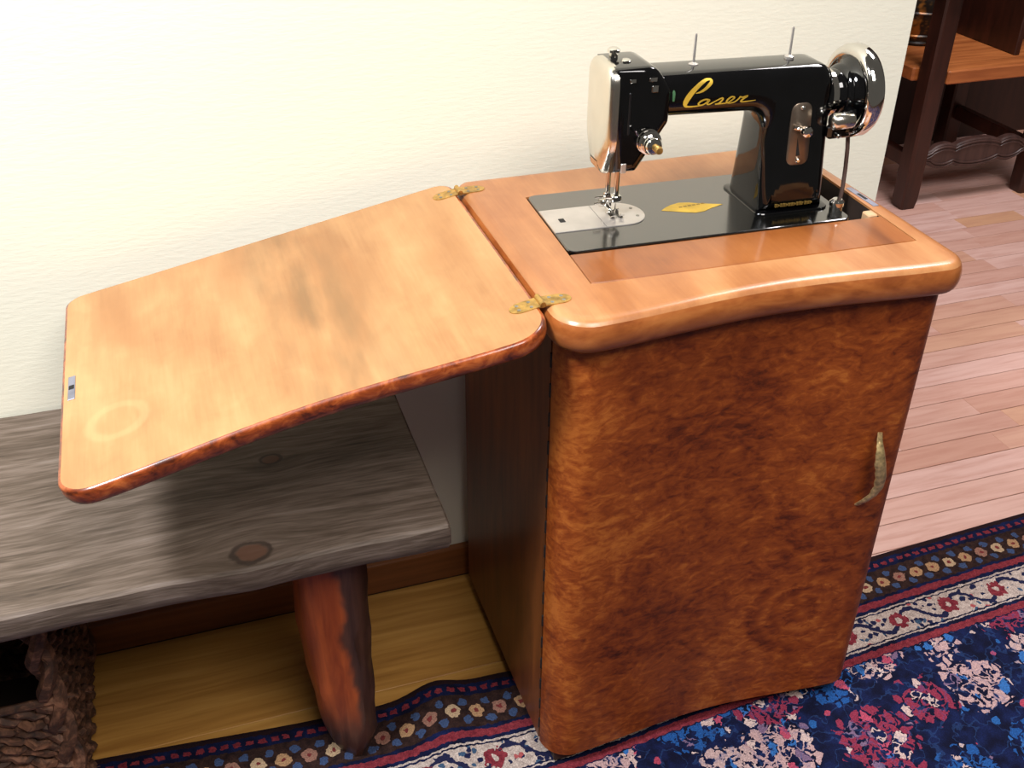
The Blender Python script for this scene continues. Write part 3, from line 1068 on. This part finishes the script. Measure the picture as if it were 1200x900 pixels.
    # stitch length plate with slot and lever
    yf = -0.0372
    pl = round_poly([(0.212, 0.060), (0.243, 0.060), (0.241, 0.137), (0.214, 0.137)], 0.010, 6)

    def colf(z):  # front surface of the column at height z
        k = 1.0 + (0.50 * ((0.125 - z) / 0.125) ** 1.3 if z < 0.125 else 0)
        return -D0 * k
    b = MB()
    b.loft([[(x, colf(z) - d, z) for x, z in offset_poly(pl, i)] for i, d in ((0, -0.004), (0, 0.0012), (0.001, 0.0020))])
    sp = b.build('stitch_plate', 'nickel_plate', root, smooth=40)
    b = MB(); b.add([(x, colf(z) - 0.0024, z) for x, z in ((0.2245, 0.072), (0.2310, 0.072), (0.2310, 0.126), (0.2245, 0.126))], [(0, 1, 2, 3)])
    b.v += [(x, y + 0.002, z) for x, y, z in b.v]
    b.f += [(7, 6, 5, 4), (0, 4, 5, 1), (1, 5, 6, 2), (2, 6, 7, 3), (3, 7, 4, 0)]; b.mi += [0] * 5
    b.build('slot', 'seam_black', sp, smooth=0)
    b = MB(); b.lathe([(0.0035, 0.0), (0.0035, -0.010), (0.0065, -0.012), (0.0075, -0.016), (0.0065, -0.020), (0.003, -0.022)], 16, (0.2285, colf(0.106), 0.106), axis='y')
    b.tube([(0.216, colf(0.106) - 0.006, 0.109), (0.236, colf(0.106) - 0.008, 0.104)], 0.0028, 8)
    b.build('stitch_lever', 'chrome', sp)
    for z in (0.066, 0.131):
        b = MB(); b.lathe([(0.003, 0.0), (0.003, -0.0035), (0.002, -0.0045)], 12, (0.2277, colf(z), z), axis='y'); b.build('screw', 'chrome', sp)

    # tension dial, thread guides
    b = MB()
    b.lathe([(0.0150, 0.002), (0.0150, -0.002), (0.0120, -0.003), (0.0120, -0.005), (0.0145, -0.006), (0.0145, -0.008), (0.0120, -0.009), (0.0120, -0.013), (0.0105, -0.014), (0.0105, -0.020), (0.009, -0.022), (0.004, -0.0225)], 28, (0.024, -0.038, 0.109), axis='y')
    td = b.build('tension_dial', 'chrome', root)
    b = MB(); b.lathe([(0.0045, 0.0), (0.005, -0.006), (0.004, -0.009)], 14, (0.027, -0.060, 0.1065), axis='y'); b.build('dial_nut', 'brass_old', td)
    b = MB(); b.tube([(0.012, -0.037, 0.116), (0.007, -0.047, 0.120), (0.004, -0.046, 0.126)], 0.0012, 6); b.build('check_spring', 'chrome', td)
    for x, z, sxx, szz in ((0.000, 0.182, 0.0085, 0.0045), (0.025, 0.182, 0.0105, 0.005), (0.028, 0.171, 0.009, 0.008)):
        b = MB(); b.box(x - sxx / 2, x + sxx / 2, -0.0405, -0.036, z - szz / 2, z + szz / 2, 0.0012); b.build('thread_guide', 'chrome', root, smooth=0)
    # long slot where the take-up lever travels
    b = MB(); b.box(-0.003, 0.000, -0.0388, -0.030, 0.118, 0.168, 0.0008); b.build('lever_slot', 'black_rubber', root, smooth=0)
    b = MB(); b.box(-0.008, -0.001, -0.0392, -0.030, 0.071, 0.083, 0.001); b.build('thread_cutter', 'plate_steel', root, smooth=0)

    # green highlight on the neck, painted as a small coloured sliver
    b = MB(); b.tube([(0.0535, -0.028, 0.172), (0.0545, -0.0345, 0.162), (0.0545, -0.0347, 0.153)], [0.0014, 0.0020, 0.0014], 8); b.build('neck_highlight', 'green_highlight', root)

    # spool pins
    for x in (0.094, 0.222):
        b = MB(); b.lathe([(0.0060, 0.178), (0.0060, 0.1835), (0.0016, 0.1855), (0.0016, 0.217), (0.0010, 0.219)], 12, (x, 0.004, 0)); b.build('spool_pin', 'plate_steel', root)

    # handwheel on the right-hand end
    cz = 0.134
    b = MB()
    b.lathe([(0.0310, 0.2520), (0.0335, 0.2580), (0.0335, 0.2720), (0.030, 0.2740)], 40, (0, 0.002, cz), axis='x')
    b.build('arm_end_collar', 'black_enamel', root, smooth=40)
    b = MB()
    pr = [(0.026, 0.2700), (0.030, 0.2740), (0.030, 0.2820), (0.026, 0.2840)]
    b.lathe(pr, 40, (0, 0.002, cz), axis='x')
    hw = b.build('handwheel', 'chrome', root, smooth=40)
    b = MB()
    b.lathe([(0.027, 0.2820), (0.029, 0.2860), (0.029, 0.2930), (0.033, 0.2950), (0.035, 0.2990), (0.033, 0.3010), (0.035, 0.3040), (0.040, 0.3080), (0.047, 0.3120), (0.0440, 0.3140), (0.0440, 0.3280), (0.010, 0.3300)], 48, (0, 0.002, cz), axis='x')
    b.build('wheel_hub', 'black_enamel', hw, smooth=40)
    b = MB()
    rings = []
    prof = [(0.0425, 0.3110), (0.0460, 0.3065), (0.0510, 0.3055), (0.0555, 0.3080), (0.0580, 0.3130), (0.0580, 0.3240), (0.0550, 0.3290), (0.0490, 0.3320), (0.0425, 0.3290)]
    for k in range(56):
        a = 2 * pi * k / 56
        rings.append([(h, 0.002 + r * cos(a), cz + r * sin(a)) for r, h in prof])
    rings.append(rings[0])
    b.loft(rings, False, False)
    b.build('wheel_rim', 'chrome', hw, smooth=60)
    # bobbin winder in front of the wheel hub
    b = MB()
    b.lathe([(0.004, 0.2620), (0.0085, 0.2640), (0.0105, 0.2670), (0.0105, 0.2900), (0.009, 0.2930)], 20, (0, -0.047, cz - 0.020), axis='x')
    bw = b.build('bobbin_winder', 'face_chrome', root)
    b = MB(); b.box(0.2660, 0.2990, -0.0430, -0.030, cz - 0.0450, cz - 0.028, 0.004)
    b.box(0.2880, 0.2990, -0.0480, -0.030, cz - 0.038, cz - 0.008, 0.003)
    b.build('winder_bracket', 'black_enamel', bw, smooth=0)
    b = MB(); b.lathe([(0.003, 0.0), (0.003, -0.004), (0.002, -0.005)], 12, (0.2780, -0.0430, cz - 0.040), axis='y'); b.build('screw', 'chrome', bw)
    # chrome bed screw at the foot of the column
    b = MB(); b.lathe([(0.0085, 0.0), (0.0085, 0.006), (0.0095, 0.007), (0.0095, 0.012), (0.006, 0.0155)], 20, (0.284, -0.060, 0)); b.build('bed_knob', 'chrome', root)
    b = MB(); b.lathe([(0.004, 0.0), (0.004, 0.006), (0.003, 0.008)], 10, (0.2745, 0.01, 0.052), axis='x'); b.build('column_screw', 'chrome', root)
    # power cord hanging from the winder end into the opening
    b = MB()
    pts = [(0.318, 0.000, 0.108), (0.319, -0.004, 0.085), (0.3205, -0.008, 0.06), (0.3215, -0.010, 0.035), (0.320, -0.014, 0.012), (0.3165, -0.018, -0.012), (0.316, -0.020, -0.035)]
    b.tube(pts, 0.0028, 8); b.build('power_cord', 'cord_brown', root)


# ================================================================== BENCH
def build_bench():
    org = (-0.62, -0.2, 0.0)
    root = empty('plank_bench', org, 'weathered grey plank bench with reddish log legs along the wall', 'bench')
    rnd = random.Random(8)
    x0, x1, y0, y1, zt, th = -1.55, -0.112, -0.412, -0.004, 0.470, 0.038
    nx, ny = 90, 26
    def wav(x, s): return 0.0010 * sin(x * 9.1 + s) + 0.0008 * sin(x * 23 + s * 2.3) + 0.0006 * sin(x * 57 + s * 5)
    prof = []   # cross section, counter-clockwise seen from +x : (y, z)
    r = 0.006
    def cross(x):
        f = y0 + wav(x, 0.4); k = y1 - 0.001 + 0.2 * wav(x, 3.0)
        kn = 0.006 * exp(-((x + 0.345) / 0.03) ** 2)
        t = zt + 0.4 * wav(x, 1.7); bo = zt - th + 0.5 * wav(x, 5.0)
        f -= kn * 0.6
        pts = [(f + 0.004, bo), (f + 0.001, bo + 0.004), (f, bo + th * 0.4), (f + 0.0005, t - 0.005), (f + 0.004, t - 0.0012), (f + 0.014, t - 0.0003)]
        for i in range(1, ny):
            y = f + 0.012 + (k - f - 0.012) * i / ny
            pts.append((y, t + 0.0008 * sin(y * 40 + x * 3) + 0.0005 * sin(y * 95 + x * 7)))
        pts += [(k, t), (k, bo)]
        return pts
    rings = []
    for i in range(nx + 1):
        x = x0 + (x1 - x0) * i / nx
        rings.append([(x - (0.0 if i < nx else 0.012 * (y + 0.41) * -0.3), y, z) for y, z in cross(x)])
    # slightly rounded end
    last = rings[-1]
    cy, cz = (y0 + y1) / 2, zt - th / 2
    rings.append([(x + 0.0035, cy + (y - cy) * 0.992, cz + (z - cz) * 0.78) for x, y, z in last])
    b = MB(); b.loft(rings)
    b.build('seat_plank', 'plank', root, org, 32)
    # legs: split logs, wedge-shaped in section, narrowing downwards
    for lx in (-0.250, -1.30):
        b = MB(); rings = []
        lorg = (lx, -0.325, 0.0)
        for i in range(15):
            t = i / 14
            z = 0.0062 + (0.4320 - 0.0062) * t
            s = t ** 0.8
            bulge = 0.010 * sin(pi * t)
            L = lx - 0.024 - 0.024 * min(1, t * 1.6) ** 0.7 - bulge * 0.3      # left edge
            Rr = lx + 0.042 + 0.004 * t
            yfm = -0.352 - 0.020 * t                                  # front ridge
            xm = lx + 0.012 + 0.006 * sin(t * 5)
            ring = [(L, yfm + 0.045), (L + 0.010, yfm + 0.018), (L + 0.028, yfm + 0.006), (xm - 0.008, yfm), (xm + 0.004, yfm + 0.001), (Rr - 0.012, yfm + 0.016), (Rr, yfm + 0.030), (Rr + 0.001, yfm + 0.09), (Rr - 0.012, yfm + 0.125), (lx, yfm + 0.135), (L + 0.006, yfm + 0.11)]
            ring = [(x + 0.0012 * sin(z * 60 + k * 2), y + 0.0012 * sin(z * 47 + k * 3), z) for k, (x, y) in enumerate(ring)]
            if i == 0: ring = [(lx + (x - lx) * 0.82, yfm + 0.06 + (y - yfm - 0.06) * 0.85, z) for x, y, _ in ring]
            rings.append(ring)
        b.loft(rings)
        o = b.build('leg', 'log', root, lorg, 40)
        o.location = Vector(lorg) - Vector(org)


# ================================================================== BASKET UNDER THE BENCH
def build_basket():
    org = (-0.79, -0.17, 0.0)
    root = empty('rush_basket', (org[0], org[1], 0.0068), 'dark woven rush basket with an open front under the bench', 'basket')
    x0, x1, y0, y1 = -1.0, -0.618, -0.300, -0.035
    rnd = random.Random(2)
    hgt = lambda: 0.40
    def rope(pts, r, tw, name='strand', mat='rush'):
        """two twisted fibres along a path plus frayed ends"""
        b = MB()
        P = [Vector(p) for p in pts]
        for s in (0, pi):
            q = []
            for i, p in enumerate(P):
                t = (P[min(i + 1, len(P) - 1)] - P[max(i - 1, 0)]).normalized()
                ref = Vector((0, 0, 1)) if abs(t.z) < 0.8 else Vector((0, 1, 0))
                a = (ref - t * ref.dot(t)).normalized(); c = t.cross(a)
                an = i * tw + s
                q.append(p + a * (cos(an) * r * 0.62) + c * (sin(an) * r * 0.62))
            b.tube(q, r * 0.66, 6)
        for k in range(max(2, len(P) // 5)):
            p = P[rnd.randrange(len(P))]
            d = Vector((rnd.uniform(-1, 1), rnd.uniform(-1, 0.2), rnd.uniform(-0.3, 1))).normalized()
            b.tube([p, p + d * rnd.uniform(0.008, 0.016), p + d * rnd.uniform(0.016, 0.026) + Vector((0, 0, -0.003))], [0.0016, 0.0012, 0.0005], 4)
        return b.build(name, mat, root, org)
    def line(a, c, n):
        return [tuple(a[j] + (c[j] - a[j]) * k / n for j in range(3)) for k in range(n + 1)]
    # woven wall rows
    z = 0.012; row = 0
    while z < 0.405:
        r = 0.0105
        if z < 0.205:
            pts = [(x + rnd.uniform(-.001, .001), y0 + 0.003 * sin(i * 1.6 + row * pi), z + rnd.uniform(-.0015, .0015)) for i, (x, _, _) in enumerate(line((x0, y0, z), (x1, y0, z), 44))]
            rope(pts, r, 0.9)
        pts = [(x1 + 0.003 * sin(i * 1.6 + row * pi), y, z) for i, (_, y, _) in enumerate(line((x1, y0, z), (x1, y1, z), 28))]
        rope(pts, r, 0.9)
        pts = [(x0 + 0.003 * sin(i * 1.6 + row * pi), y, z) for i, (_, y, _) in enumerate(line((x0, y0, z), (x0, y1, z), 20))]
        rope(pts, r, 0.9)
        pts = [(x, y1 + 0.003 * sin(i * 1.6 + row * pi), z) for i, (x, _, _) in enumerate(line((x0, y1, z), (x1, y1, z), 30))]
        rope(pts, r, 0.9)
        z += 0.0185; row += 1
    for x, y in ((x1, y0), (x0, y0), (x1, y1), (x0, y1)):
        rope(line((x, y, 0.008), (x, y, 0.408), 30), 0.015, 0.7, 'post')
    b = MB(); b.tube([(x0, y0 - 0.004, 0.214), (-0.8, y0 - 0.007, 0.217), (x1 + 0.004, y0 - 0.004, 0.212)], 0.006, 8)
    b.build('rim_stick', 'rush', root, org)
    b = MB(); b.box(x0 + 0.012, x1 - 0.012, y0 + 0.01, y1 - 0.012, 0.006, 0.014)
    b.build('basket_base', 'dark_inside', root, org, 0)


# ================================================================== ARMCHAIR AND POT BEYOND THE WALL
def build_chair():
    org = (1.98, 1.33, 0)
    root = empty('wooden_armchair', org, 'dark brown wooden armchair with orange-brown seat and carved scalloped stretcher', 'chair')
    LX, RX, FY, BY = 1.772, 2.215, 1.150, 1.54
    b = MB
    for x, y, h in ((LX, FY, 0.66), (RX, FY, 0.66), (LX, BY, 1.05), (RX, BY, 1.05)):
        m = MB(); s = 0.029
        m.loft([[(x + a * q, y + c * q, z) for a, c in ((-1, -.8), (-.8, -1), (.8, -1), (1, -.8), (1, .8), (.8, 1), (-.8, 1), (-1, .8))] for q, z in ((s * .85, 0.0), (s, 0.03), (s, h - 0.01), (s * .9, h))])
        m.build('leg', 'chair_dark', root, org, 30)
    m = MB(); m.box(LX - 0.045, RX + 0.045, FY - 0.055 + 0.085, BY - 0.03, 0.385, 0.425, 0.006)
    m.box(LX + 0.032, RX - 0.032, FY - 0.03, FY + 0.04, 0.385, 0.425, 0.006)
    m.build('seat', 'chair_seat', root, org, 0)
    for x in (LX, RX):
        m = MB(); m.loft([[(x + a * 0.038, y, z + c * 0.016) for a, c in ((-1, -.6), (-.7, -1), (.7, -1), (1, -.6), (1, .6), (.7, 1), (-.7, 1), (-1, .6))] for y, z in ((FY - 0.06, 0.668), (FY - 0.02, 0.678), (FY + 0.2, 0.684), (BY - 0.03, 0.690))])
        m.build('armrest', 'chair_dark', root, org, 30)
        m = MB(); m.box(x - 0.014, x + 0.014, FY + 0.03, BY - 0.03, 0.12, 0.165, 0.004); m.build('side_stretcher', 'chair_dark', root, org, 0)
    m = MB(); m.box(RX - 0.118, RX - 0.098, FY + 0.05, BY - 0.035, 0.4255, 0.66, 0.003); m.build('side_panel', 'chair_dark', root, org, 0)
    m = MB(); m.box(LX + 0.03, RX - 0.03, BY - 0.012, BY + 0.012, 0.43, 1.03, 0.003); m.build('back_panel', 'chair_dark', root, org, 0)
    # carved front stretcher: cloud-like scalloped board with a raised cartouche
    xa, xb = LX + 0.030, RX - 0.030
    zc = 0.155
    N = 64; topc, botc = [], []
    for i in range(N + 1):
        t = i / N; x = xa + (xb - xa) * t
        u = abs(t - 0.5) * 2
        if u < 0.42: e = 0.030 + 0.016 * cos(u / 0.42 * pi / 2) ** 0.6
        elif u < 0.85: e = 0.028 + 0.012 * sin((u - 0.42) / 0.43 * pi) ** 0.7
        else: e = 0.026 - 0.01 * (u - 0.85) / 0.15
        topc.append((x, zc + e)); botc.append((x, zc - e))
    for nm, y0, y1, k in (('carved_stretcher', FY - 0.010, FY + 0.012, 1.0),):
        mm = MB()
        poly = botc + list(reversed(topc))
        mm.loft(ex_y(poly, [(0.004, y0), (0.0, y0 + 0.004), (0.0, y1)]))
        st = mm.build(nm, 'chair_carved', root, org, 35)
        # raised outline mouldings
        for off in (0.010, 0.020):
            mm = MB()
            mm.tube([(x, y0 - 0.001, z - off) for x, z in topc], 0.0032, 6)
            mm.tube([(x, y0 - 0.001, z + off * 0.8) for x, z in botc], 0.0032, 6)
            mm.build('moulding', 'chair_carved', st, org)
    # ornamented pot on the seat
    pr = empty('ornamented_pot', (1.915, 1.44, 0.4255), 'dark pot with bronze ornament bands on the orange-brown chair seat', 'pot')
    m = MB(); prof = [(0.075, 0.0), (0.080, 0.008), (0.076, 0.014)]
    for k in range(1, 12):
        t = k / 11; prof.append((0.074 + 0.022 * sin(pi * t), 0.014 + 0.17 * t))
    prof += [(0.082, 0.19), (0.082, 0.2), (0.070, 0.2), (0.066, 0.16)]
    m.lathe(prof, 32); m.build('pot_body', 'bronze', pr, smooth=40)
    for z, r in ((0.030, 0.0815), (0.10, 0.0965), (0.165, 0.0825)):
        m = MB(); rings = []
        for k in range(33):
            a = 2 * pi * k / 32
            rings.append([((r + 0.004 * cos(q)) * cos(a), (r + 0.004 * cos(q)) * sin(a), z + 0.004 * sin(q)) for q in (0, pi / 2, pi, 3 * pi / 2)])
        m.loft(rings, False, False); m.build('band', 'bronze', pr)


build_setting()
build_rug()
build_cabinet()
build_machine()
build_bench()
build_basket()
build_chair()
